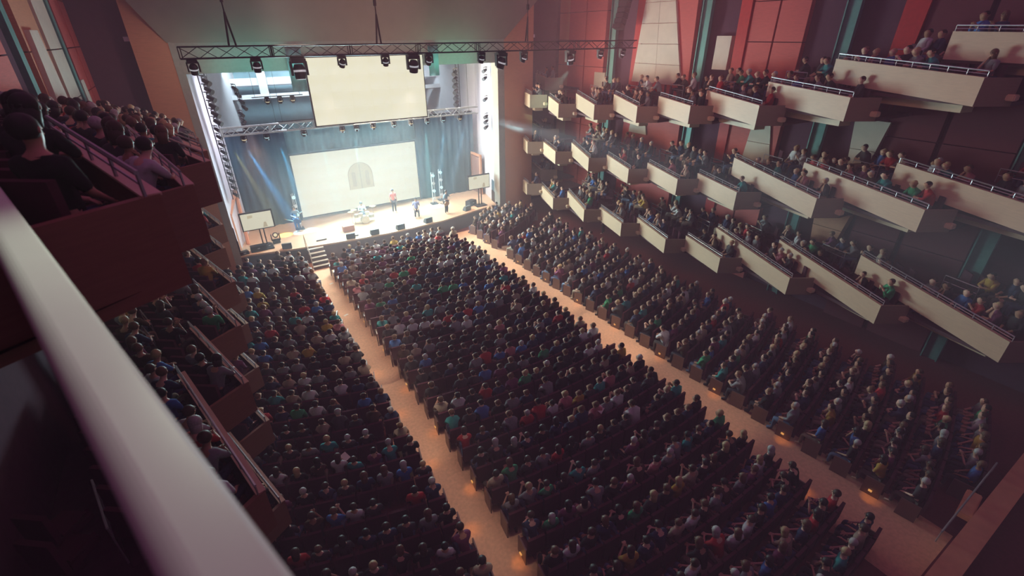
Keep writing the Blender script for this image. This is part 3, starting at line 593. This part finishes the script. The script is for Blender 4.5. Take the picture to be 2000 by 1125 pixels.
def cand(x, y, z, rz, desc, group, poses=('lap', 'lap', 'lap', 'back', 'back', 'chin', 'clap', 'lean'), **k):
    s = k.get('shirt') or pick(SHIRT)
    s = (s[0], tuple(c * .7 for c in s[1]), 1); h = k.get('hair') or pick(HAIR)
    PEOPLE.append(dict(x=x, y=y, z=z, rz=rz, pose=random.choice(poses), shirt=s, hair=h, long=random.random() < .42, desc=desc, group=group, skin=random.choice(SKIN), pant=random.choice(PANT), s=random.uniform(.94, 1.06)))

# seat meshes
seat_me = MB().box((0, 0.02, 0.40), (0.50, 0.46, 0.09)).box((0, -0.26, 0.68), (0.50, 0.08, 0.62)).box((0.26, 0.0, 0.55), (0.05, 0.42, 0.05)).box((0, -0.1, 0.18), (0.06, 0.3, 0.36)).mesh('seat', seat_m)
end_me = MB().box((0, 0, 0.33), (0.04, 0.5, 0.66)).mesh('end_panel', mat('end_panel', (0.16, 0.10, 0.09), 0.3, 0.6))
end_lamp = MB().box((0.03, 0.0, 0.22), (0.03, 0.1, 0.06)).mesh('aisle_lamp', aisle_glow)

# ------------------------------------------------------------------ main floor seating: arcs round a centre behind the stage
XC, YC = 9.3, 41.0
def row_y(x, r): return YC - math.sqrt(max(r * r - (x - XC) ** 2, 1))
BL = [('left block', -2.4, 3.15, 13.2, 'left block'), ('centre block', 4.9, 12.75, 12.6, 'centre block'), ('right block', 15.35, 21.9, 13.2, 'right block')]
pitch = 0.95; lamps_at = []
for bn, x0, x1, r0, bl in BL:
    ri = 0; r = r0
    while True:
        ys = [row_y(x, r) for x in (x0, x1, (x0 + x1) / 2)]
        if min(ys) < 0.9 and bn != 'right block': break
        if max(ys) < 1.2: break
        seats = []; n = int((x1 - x0) / 0.545)
        for i in range(n + 1):
            x = x0 + (x1 - x0) * i / n; y = row_y(x, r)
            if y < 1.0 or y > 30.0 - 0.02 * (x - XC) ** 2 * (1 if bn == 'centre block' else -1.2) + (-.9 if bn == 'centre block' else 0): continue
            if bn == 'left block' and 26.0 < row_y(1.0, r) < 27.2: continue
            if bn == 'right block' and 25.1 < row_y(16.5, r) < 26.2: continue
            if bn == 'right block' and x > 20.3 + max(0, (14 - y)) * 0.13: continue
            if bn == 'left block' and y < 4.5: continue
            if bn == 'centre block' and y < 1.3: continue
            if bn == 'left block' and (x < -1.5 and y > 26 or y > 30.3): continue
            seats.append((i, x, y))
        if len(seats) >= 3:
            ri += 1
            cx = sum(s[1] for s in seats) / len(seats); cy = sum(s[2] for s in seats) / len(seats)
            row = empty('seat_row', (cx, cy, 0)); tag(row, 'curved row of dark plum seats, %s row from the stage in the %s' % (ordn(ri), bl), 'seat row', 'seat rows on the main floor')
            for k, (i, x, y) in enumerate(seats):
                a = math.atan2(x - XC, YC - y); rz = a * 1.0   # facing the stage centre
                face = math.atan2(-(XC - x), YC - y)
                f = face
                put('seat', seat_me, row, (x - cx, y - cy, 0), f)
                if random.random() < 0.975:
                    cand(x + random.uniform(-.05, .05), y + random.uniform(-.03, .03), 0.0, f + random.uniform(-.22, .22), '%s, %s row, %s seat from left' % (bl, ordn(ri), ordn(k + 1)), 'audience in the ' + bl)
            for (i, x, y), s in ((seats[0], -1), (seats[-1], 1)):
                put('end_panel', end_me, row, (x - cx + s * 0.31, y - cy, 0), math.atan2(x - XC, YC - y))
                if ri % 3 == 0 and ((bn == 'centre block') or (bn == 'left block' and s > 0) or (bn == 'right block' and s < 0)):
                    put('aisle_lamp', end_lamp, row, (x - cx + s * 0.34, y - cy, 0), 0 if s > 0 else PI); lamps_at.append((x + s * 0.55, y, 0.5))
        r += pitch
for (x, y, z) in lamps_at:
    if y < 18: lamp('aisle_glow', 'SPOT', (x, y, z), 5.5, (1.0, 0.40, 0.08), (x + 0.1, y - 0.1, 0), 0.03, 75, 1.0)

# ------------------------------------------------------------------ balcony boxes
left_wood_shaded = mat('left_wood_shaded', (0.25, 0.12, 0.08), 0.55, 0.3, scale=3, noise=0.1, wood=True)  # brown wood darkened to paint in shade on the left boxes
post_me = MB().tube((0, 0, 0), (0, 0, 0.20), 0.016, 5).mesh('rail_post', rail_m)
def line_hit(p, d, q, e):
    # p + t d = q + s e
    det = d[0] * -e[1] + e[0] * d[1]
    if abs(det) < 1e-6: return None
    t = ((q[0] - p[0]) * -e[1] + e[0] * (q[1] - p[1])) / det
    return t
def tier(name_label, side, Ns, Fs=None, h=0.87, wallx=WX, clip=True, rows=((.8, 0.0), (2.2, .55)), dens=.72):
    n = len(Ns); short = name_label.split()[0] + (' right' if side > 0 else ' left') + ' tier'
    e = (side * 0.829, -0.559); RL = 1.15
    for i in range(n):
        N = Ns[i]; z = N[2]
        if Fs: F = Fs[i]
        else:
            if i: g = (Ns[i - 1][0] + e[0] * RL - N[0], Ns[i - 1][1] + e[1] * RL - N[1])
            else: g = (side * .75, 2.9)
            k = 1.12; F = (N[0] + g[0] * k, N[1] + g[1] * k, z + .2)
        if clip and i == 0 and F[1] > 30.95:
            k = (30.95 - N[1]) / (F[1] - N[1]); F = (N[0] + (F[0] - N[0]) * k, 30.95, z + (F[2] - z) * k)
        Lf = math.hypot(F[0] - N[0], F[1] - N[1]); u = ((F[0] - N[0]) / Lf, (F[1] - N[1]) / Lf); zF = F[2]
        E = (N[0] + e[0] * RL, N[1] + e[1] * RL)
        last = i == n - 1
        if last: E = (N[0] + e[0] * (4.3 if clip else 1.3), N[1] + e[1] * (4.3 if clip else 1.3))
        ey = min(E[1], F[1] - .5)
        poly = [N[:2], E, (wallx, ey - .15), (wallx, max(F[1], ey + .6)), (F[0], F[1])]
        o = empty('balcony_box', (N[0], N[1], z - h))
        tag(o, '%s-fronted box, %s from the stage in the %s' % ('cream' if side > 0 else 'dark brown', ordn(i + 1), name_label), 'balcony', 'boxes in the ' + name_label)
        def P(nm, mb, m, **k):
            c = obj(nm, mb, m, o, **k); c.location = (-N[0], -N[1], -(z - h)); return c
        nx, ny = -u[1] * side, u[0] * side   # outward normal of the front
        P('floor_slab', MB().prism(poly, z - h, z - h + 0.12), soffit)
        q = 0.07; w_ = birch if side > 0 else left_wood_shaded
        ox, oy = nx * q, ny * q
        vs = [(N[0], N[1], z - h), (F[0], F[1], zF - h), (F[0] + ox, F[1] + oy, zF - h), (N[0] + ox, N[1] + oy, z - h), (N[0], N[1], z - .01), (F[0], F[1], zF - .01), (F[0] + ox, F[1] + oy, zF - .01), (N[0] + ox, N[1] + oy, z - .01)]
        c = P('front_panel', MB().add(vs, [(0, 1, 2, 3), (4, 5, 6, 7), (0, 1, 5, 4), (1, 2, 6, 5), (2, 3, 7, 6), (3, 0, 4, 7)]), birch if side > 0 else left_wood_shaded)
        bm = bmesh.new(); bm.from_mesh(c.data); bmesh.ops.recalc_face_normals(bm, faces=bm.faces); bm.to_mesh(c.data); bm.free()
        P('return_panel', MB().prism([(N[0] + ox, N[1] + oy), E, (E[0] + u[0] * .07, E[1] + u[1] * .07), (N[0] + u[0] * .07, N[1] + u[1] * .07)], z - h, z), return_shaded if side > 0 else left_wood_shaded)
        P('cap_strip', MB().prism([(N[0] + ox * 1.2, N[1] + oy * 1.2), (F[0] + ox * 1.2, F[1] + oy * 1.2), (F[0] - ox, F[1] - oy), (N[0] - ox, N[1] - oy)], [z - .012, zF - .012, zF - .012, z - .012], [z + .012, zF + .012, zF + .012, z + .012]), birch)
        inner = lambda s_, w: (N[0] + u[0] * s_ - nx * w, N[1] + u[1] * s_ - ny * w)
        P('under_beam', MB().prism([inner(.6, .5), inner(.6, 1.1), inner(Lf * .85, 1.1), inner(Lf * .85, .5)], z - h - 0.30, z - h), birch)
        P('ledge_block', MB().box((E[0] + nx * .12, E[1] + ny * .12 + .05, z - h + .28), (.42, .26, .2), rz=math.atan2(u[1], u[0])), birch, bevel=0.03)
        ip = (N[0] - nx * .04, N[1] - ny * .04); ie = (F[0] - nx * .04, F[1] - ny * .04)
        P('hand_rail', MB().tube((*ip, z + .20), (*ie, zF + .20), .024, 6), rail_m)
        P('lower_rail', MB().tube((*ip, z + .10), (*ie, zF + .10), .012, 5), rail_m)
        np_ = max(3, int(Lf / 0.6))
        for k in range(np_ + 1):
            f = k / np_; pp = put('rail_post', post_me, o); pp.location = (ip[0] + (ie[0] - ip[0]) * f - N[0], ip[1] + (ie[1] - ip[1]) * f - N[1], h - .01 + (zF - z) * f)
        fl = z - h + 0.12; fac = math.atan2(-nx, ny) * (0.62 if side > 0 else .5)
        for ri, (w, dz) in enumerate(rows):
            if side > 0 and i < 2 and ri: continue
            pz = fl + dz + (0.1 if zF > z + .3 else 0)
            ext = Lf + (.9 if ri else -.1); cnt = 0; pts = []
            for k in range(int((ext - .3) / .56) + 1):
                x, y = inner(.42 + (.5 if ri else 0) + k * .56, w)
                if (side > 0 and x > wallx - .55) or (side < 0 and x < wallx + .55): continue
                if clip and i == 0 and y > 30.3: continue
                if not clip and x > N[0] + 1.2: continue
                pts.append((x, y))
            if dz and pts:
                a0, a1 = pts[0], pts[-1]
                P('back_platform', MB().prism([inner(.6, w - .5), inner(.6, w + .42), inner(.6 + len(pts) * .56, w + .42), inner(.6 + len(pts) * .56, w - .5)], fl, pz), soffit)
                r0 = inner(.6 + len(pts) * .56 - 1.2, w - .5); r1 = inner(.6 + len(pts) * .56, w - .5)
                P('platform_rail', MB().tube((*r0, pz + .8), (*r1, pz + .8), .020, 5).tube((*r0, pz + .55), (*r1, pz + .55), .015, 5).tube((*r0, pz), (*r0, pz + .8), .015, 5).tube((*r1, pz), (*r1, pz + .8), .015, 5), rail_m)
            for x, y in pts:
                put('seat', seat_me, o, (x - N[0], y - N[1], pz - (z - h)), fac)
                if random.random() > dens: continue
                cnt += 1
                cand(x, y, pz, fac + random.uniform(-.3, .3), '%s %s, %s box from stage, %s' % (ordn(cnt), ('at rail', 'in back row', 'in top row')[ri], ordn(i + 1), short), 'people in the ' + name_label, poses=('chin', 'lean', 'clap', 'lap', 'back', 'lap', 'lean'), **(dict(shirt=SHIRT[0], hair=HAIR[0]) if side < 0 and i > 5 else {}))  # nearest left box: black clothes and hair stand in for unlit silhouettes
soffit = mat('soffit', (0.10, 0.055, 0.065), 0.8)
return_shaded = mat('return_birch_shaded', (0.26, 0.195, 0.15), 0.5, 0.3, scale=3, noise=0.07, wood=True)  # birch darkened: shade on faces turned from the stage, put into colour
T1 = [(20.26, 29.57, 9.26), (20.45, 26.48, 8.95), (20.65, 23.19, 9.21), (20.85, 19.87, 9.45), (21.05, 16.5, 9.81), (21.26, 13.01, 10.17), (21.47, 9.53, 10.79), (21.7, 5.9, 11.7), (21.95, 2.0, 12.9)]
F1 = [(21.04, 31.99, 9.37), (21.08, 28.49, 9.21), (21.44, 25.96, 9.59), (21.63, 22.63, 9.8), (21.83, 19.31, 9.97), (22.19, 16.56, 10.45), (22.54, 13.61, 11.03), (22.98, 11.19, 12.04), (23.18, 7.68, 13.01)]
tier('top tier on the right wall', 1, T1, F1)
T2 = [(20.25, 29.8, 6.01), (20.44, 26.61, 5.84), (20.64, 23.35, 6.0), (20.84, 19.99, 5.96), (21.04, 16.56, 6.1), (21.25, 13.16, 6.2), (21.46, 9.62, 6.78), (21.68, 5.99, 7.27), (21.9, 2.2, 7.9)]
F2 = [(21.14, 32.56, 6.25), (21.19, 29.1, 6.02), (21.46, 26.18, 6.42), (21.61, 22.77, 6.2), (21.84, 19.51, 6.29), (22.05, 16.13, 6.38), (22.76, 14.66, 7.39), (22.99, 11.3, 7.78), (23.23, 7.88, 8.4)]
tier('middle tier on the right wall', 1, T2, F2)
T3 = [(20.25, 29.81, 2.86), (20.44, 26.69, 2.51), (20.63, 23.44, 2.52), (20.83, 20.08, 2.55), (21.04, 16.72, 2.58), (21.24, 13.26, 2.67), (21.45, 9.73, 2.95), (21.67, 6.1, 3.17), (21.9, 2.3, 3.5)]
F3 = [(21.22, 32.84, 2.81), (21.28, 29.42, 2.71), (21.5, 26.4, 2.94), (21.66, 23.06, 2.6), (21.9, 19.86, 2.78), (22.01, 16.13, 2.8), (22.77, 14.85, 3.54), (22.98, 11.43, 3.94), (23.19, 7.93, 4.37)]
tier('bottom tier on the right wall', 1, T3, F3)
for nm, N_, F_ in (('top', (22.7, 31.2, 10.15), (23.4, 33.4, 10.3)), ('middle', (22.49, 31.2, 6.51), (23.13, 33.4, 6.62)), ('bottom', (22.48, 31.2, 3.36), (23.14, 33.4, 3.42))):
    tier(nm + ' inner corner beside the proscenium', 1, [N_], [F_], clip=False, rows=((.7, 0),))
L1 = [(-.3, 25.4, 9.2), (-.2, 22.1, 9.6), (-.15, 18.4, 9.95), (-.05, 15.0, 10.35), (-.05, 11.8, 10.7), (-.35, 8.0, 11.15), (-.5, 5.0, 11.8)]
tier('top tier on the left wall', -1, L1, wallx=LX, rows=((.5, 0), (1.35, .3), (2.2, .7)), dens=.92)
L2 = [(-.3, 25.34, 5.12), (-.44, 21.96, 5.17), (-.4, 18.04, 5.27), (-.53, 14.39, 5.42), (-.63, 10.92, 5.72), (-.68, 6.66, 6.42)]
tier('middle tier on the left wall', -1, L2, wallx=LX, rows=((.5, 0), (1.4, .2), (2.3, .4)), dens=.8)
L3 = [(-.28, 23.77, 2.15), (-.45, 20.6, 2.15), (-.47, 17.03, 2.15), (-.57, 13.69, 2.25), (-.67, 10.17, 2.35), (-.72, 6.2, 2.6)]
tier('bottom tier on the left wall', -1, L3, wallx=LX, rows=((.5, 0),), dens=.8)
# the parapet the photograph was taken over
o = empty('balcony_parapet', (-.08, .68, 11.2)); tag(o, 'pale broad parapet cap running diagonally across the nearest foreground', 'parapet')
A = Vector((0.30, -0.57)); B = Vector((-3.2, 10.9)); dd = (B - A).normalized(); nn = Vector((-dd.y, dd.x))
pts = [(-.012, 12.03), (-.012, 12.1), (0, 12.108), (.100, 12.112)] + [(.100 + .06 * math.sin(t * PI / 16), 12.052 + .06 * math.cos(t * PI / 16)) for t in range(1, 9)] + [(.16, 12.03)]
vs = []; 
for base in (A, B):
    for (a, z) in pts: vs.append((base.x + nn.x * a + .08, base.y + nn.y * a - .68, z - 11.2))
n = len(pts); fs = [(i, i + 1, n + i + 1, n + i) for i in range(n - 1)] + [(n - 1, 0, n, 2 * n - 1), tuple(range(n))[::-1], tuple(range(n, 2 * n))]
c = obj('cap', MB().add(vs, fs), parapet_m, o, smooth=False)
bm = bmesh.new(); bm.from_mesh(c.data); bmesh.ops.recalc_face_normals(bm, faces=bm.faces); bm.to_mesh(c.data); bm.free()
c = obj('panel', MB().prism([(A.x + nn.x * .02, A.y + nn.y * .02), (B.x + nn.x * .02, B.y + nn.y * .02), (B.x + nn.x * .15, B.y + nn.y * .15), (A.x + nn.x * .15, A.y + nn.y * .15)], 11.0, 12.03), dark_wall, o); c.location = (.08, -.68, -11.2)
# rear cross wall at the lower right
o = empty('rear_parapet', (16.5, .3, 0)); tag(o, 'brown rear parapet wall behind the last row, lower right corner', 'parapet')
obj('cap', MB().box((0.5, -.05, 1.15), (10.5, .5, .06)), orange_wood, o); obj('panel', MB().box((0.5, .0, .57), (10.4, .3, 1.1)), orange_wood, o)
obj('ledge_block', MB().box((-.6, .4, 1.0), (1.2, .35, .2), rz=.1), orange_wood, o, bevel=.03); obj('rail', MB().tube((-2.6, .45, 1.3), (1.6, .5, 1.3), .025).tube((-2.6, .45, .9), (-2.6, .45, 1.3), .02).tube((1.6, .5, .9), (1.6, .5, 1.3), .02), rail_m, o)

# ------------------------------------------------------------------ choose who is built one by one
def project(p):
    v = Vector(p) - CAM; z = v.dot(fwd)
    if z < .5: return None
    return 1000 + 927.46 * v.dot(right) / z, 562.5 + 927.46 * v.dot(down) / z, z
vis = []
for q in PEOPLE:
    pr = project((q['x'], q['y'], q['z'] + 1.2))
    q['d'] = 1e9 if pr is None else pr[2]
    if pr is None or not (-60 < pr[0] < 2060 and -60 < pr[1] < 1190): continue
    # behind our own parapet
    ed = 560 * (pr[1] - 370) / 755
    if pr[0] < ed - 10: continue
    vis.append(q)
vis.sort(key=lambda q: q['d'])
solo = vis[:296]; crowd = vis[296:]
def person(q, label, group, pose=None):
    m = PM[pose or q['pose']]
    r = put('person', m['body'], None, (q['x'], q['y'], q['z']), q['rz'], q['skin']); r.scale = (q['s'],) * 3
    tag(r, label, 'person', group)
    put('shirt', m['shirt'], r, color=q['shirt'][1]); put('trousers', m['trousers'], r, color=q['pant'])
    put('hair', m['long_hair'] if q['long'] else m['hair'], r, color=q['hair'][1])
    return r
for q in solo:
    person(q, 'person in %s top, %s' % (q['shirt'][0], q['desc']), q['group'])
# everyone beyond those, one object of many small figures
V = []; F4 = []; F3 = []; FN = []; FC = []; voff = 0
allv = []; loops = []; starts = []; tot = []; cols = []; nl = 0
for q in crowd:
    co, polys, part = PM[q['pose']]['lo']; c, s = math.cos(q['rz']), math.sin(q['rz'])
    v = co * q['s']; vx = v[:, 0] * c - v[:, 1] * s + q['x']; vy = v[:, 0] * s + v[:, 1] * c + q['y']
    allv.append(np.stack([vx, vy, v[:, 2] + q['z']], 1))
    cc = {0: q['skin'], 1: q['shirt'][1], 2: q['pant'], 3: q['hair'][1]}
    for f, p in zip(polys, part):
        starts.append(nl); tot.append(len(f)); nl += len(f); loops.extend([i + voff for i in f]); cols.append((*cc[p], 1.0))
    voff += len(co)
me = bpy.data.meshes.new('audience'); av = np.concatenate(allv)
me.vertices.add(len(av)); me.vertices.foreach_set('co', av.ravel())
me.loops.add(nl); me.loops.foreach_set('vertex_index', loops)
me.polygons.add(len(starts)); me.polygons.foreach_set('loop_start', starts); me.polygons.foreach_set('loop_total', tot)
me.polygons.foreach_set('use_smooth', [True] * len(starts))
at = me.attributes.new('tone', 'FLOAT_COLOR', 'FACE'); at.data.foreach_set('color', np.array(cols, dtype=np.float32).ravel())
me.update(calc_edges=True); me.validate(); me.materials.append(crowd_m)
o = put('audience', me); tag(o, 'packed seated audience filling the far floor and the farther balcony boxes', 'audience', kind='stuff')
print('SOLO', len(solo), 'CROWD', len(crowd), 'tris~', sum(t - 2 for t in tot))

# performers
def perf(x, y, rz, pose, sh, label, hair=HAIR[0], long=False, z=1.1):
    q = dict(x=x, y=y, z=z, rz=rz, shirt=('', sh, 1), hair=hair, long=long, skin=SKIN[0], pant=PANT[0], s=1.0)
    return person(q, label, 'performers on the stage', pose)
def guitar(x, y, z, rz, label, m):
    o = empty('guitar', (x, y, z), rz); tag(o, label, 'guitar')
    obj('guitar_body', MB().tube((0, 0, 0), (0, .07, 0), .17, 14).tube((-.2, 0, .05), (-.2, .07, .05), .13, 14), m, o); obj('neck', MB().box((.42, .02, -.03), (.62, .04, .05)), cym, o); o.rotation_euler = (0, -.35, rz)
perf(3.95, 33.8, PI - .2, 'guitar', (.12, .18, .22), 'performer with a guitar standing left of the big screen'); guitar(3.9, 33.5, 1.98, PI - .2, 'dark guitar held by the performer at the left of the screen', black)
perf(14.1, 31.6, PI + .5, 'guitar', (.10, .17, .24), 'performer in dark clothes with a guitar at the right edge of the lit stage'); guitar(13.95, 31.3, 1.98, PI + .5, 'brown guitar held by the performer at the right of the stage', mat('guitar_brown', (.35, .18, .08), .3))
perf(12.0, 32.3, PI - .3, 'lap', (.28, .30, .55), 'seated performer in bluish shirt right of centre stage'); 
perf(10.9, 34.0, PI, 'stand', (.65, .22, .20), 'performer in red top standing near the back of the lit stage')
perf(8.35, 33.55, PI, 'drum', (.6, .6, .6), 'performer seated behind the pale drum kit')
for x, y, l in ((12.0, 32.3, 'low stool under the seated performer right of centre'), (8.35, 33.55, 'round stool behind the drum kit')):
    o = empty('stool', (x, y, 1.1)); tag(o, l, 'stool'); obj('seat', MB().tube((0, 0, .38), (0, 0, .44), .18, 12), black, o)
    for k in range(4): obj('leg', MB().tube((.06 * math.cos(k * PI / 2), .06 * math.sin(k * PI / 2), .38), (.2 * math.cos(k * PI / 2), .2 * math.sin(k * PI / 2), 0), .014, 5), black, o)
perf(23.1, 24.1, .4, 'stand', (.07, .18, .50), 'person in blue shirt standing by the right wall below the boxes', z=0)
# sheets of paper and phones in the crowd
for i, (x, y, z, l) in enumerate([(1.2, 12.1, 1.05, 'white folded paper held in the left block'), (9.6, 9.35, 1.1, 'white paper held up in the centre block')]):
    o = obj('paper', MB().box((x, y, z), (.34, .26, .006), rz=.5, rx=.5), paper_m); tag(o, l, 'paper', 'papers held in the audience')
for i, (x, y) in enumerate(((5.25, 26.9), (5.0, 22.8))):
    o = obj('paper', MB().box((x - 1.0, y, .006), (.26, .12, .006), rz=.4), paper_m); tag(o, ['far', 'near'][i] + ' scrap of white paper lying on the left aisle carpet', 'paper', 'scraps on the aisle')

# ------------------------------------------------------------------ haze in the hall
hz = bpy.data.materials.new('haze'); hz.use_nodes = True; nt = hz.node_tree; nt.nodes.clear()
out = nt.nodes.new('ShaderNodeOutputMaterial'); vs_ = nt.nodes.new('ShaderNodeVolumeScatter'); vs_.inputs['Color'].default_value = (1, .86, .97, 1)  # white haze tinted purple to colour the shadows
vs_.inputs['Density'].default_value = 0.008; vs_.inputs['Anisotropy'].default_value = -0.4; nt.links.new(vs_.outputs[0], out.inputs['Volume'])
hz2 = hz.copy(); hz2.name = 'stage_haze'; v2 = [n_ for n_ in hz2.node_tree.nodes if n_.type == 'VOLUME_SCATTER'][0]
v2.inputs['Density'].default_value = 0.016; v2.inputs['Anisotropy'].default_value = 0.0; v2.inputs['Color'].default_value = (.62, .9, 1, 1)  # blue of the stage light put into the haze colour
o = obj('stage_haze', MB().box((9.3, 31.6, 4.2), (18.0, 8.6, 6.6)), hz2); tag(o, 'thick blue-lit haze hanging over the stage boards', 'haze', kind='stuff')
o = obj('haze', MB().box((11, 18.5, 9.5), (31, 49, 20)), hz); tag(o, 'thin theatrical haze filling the hall and stage', 'haze', kind='stuff')
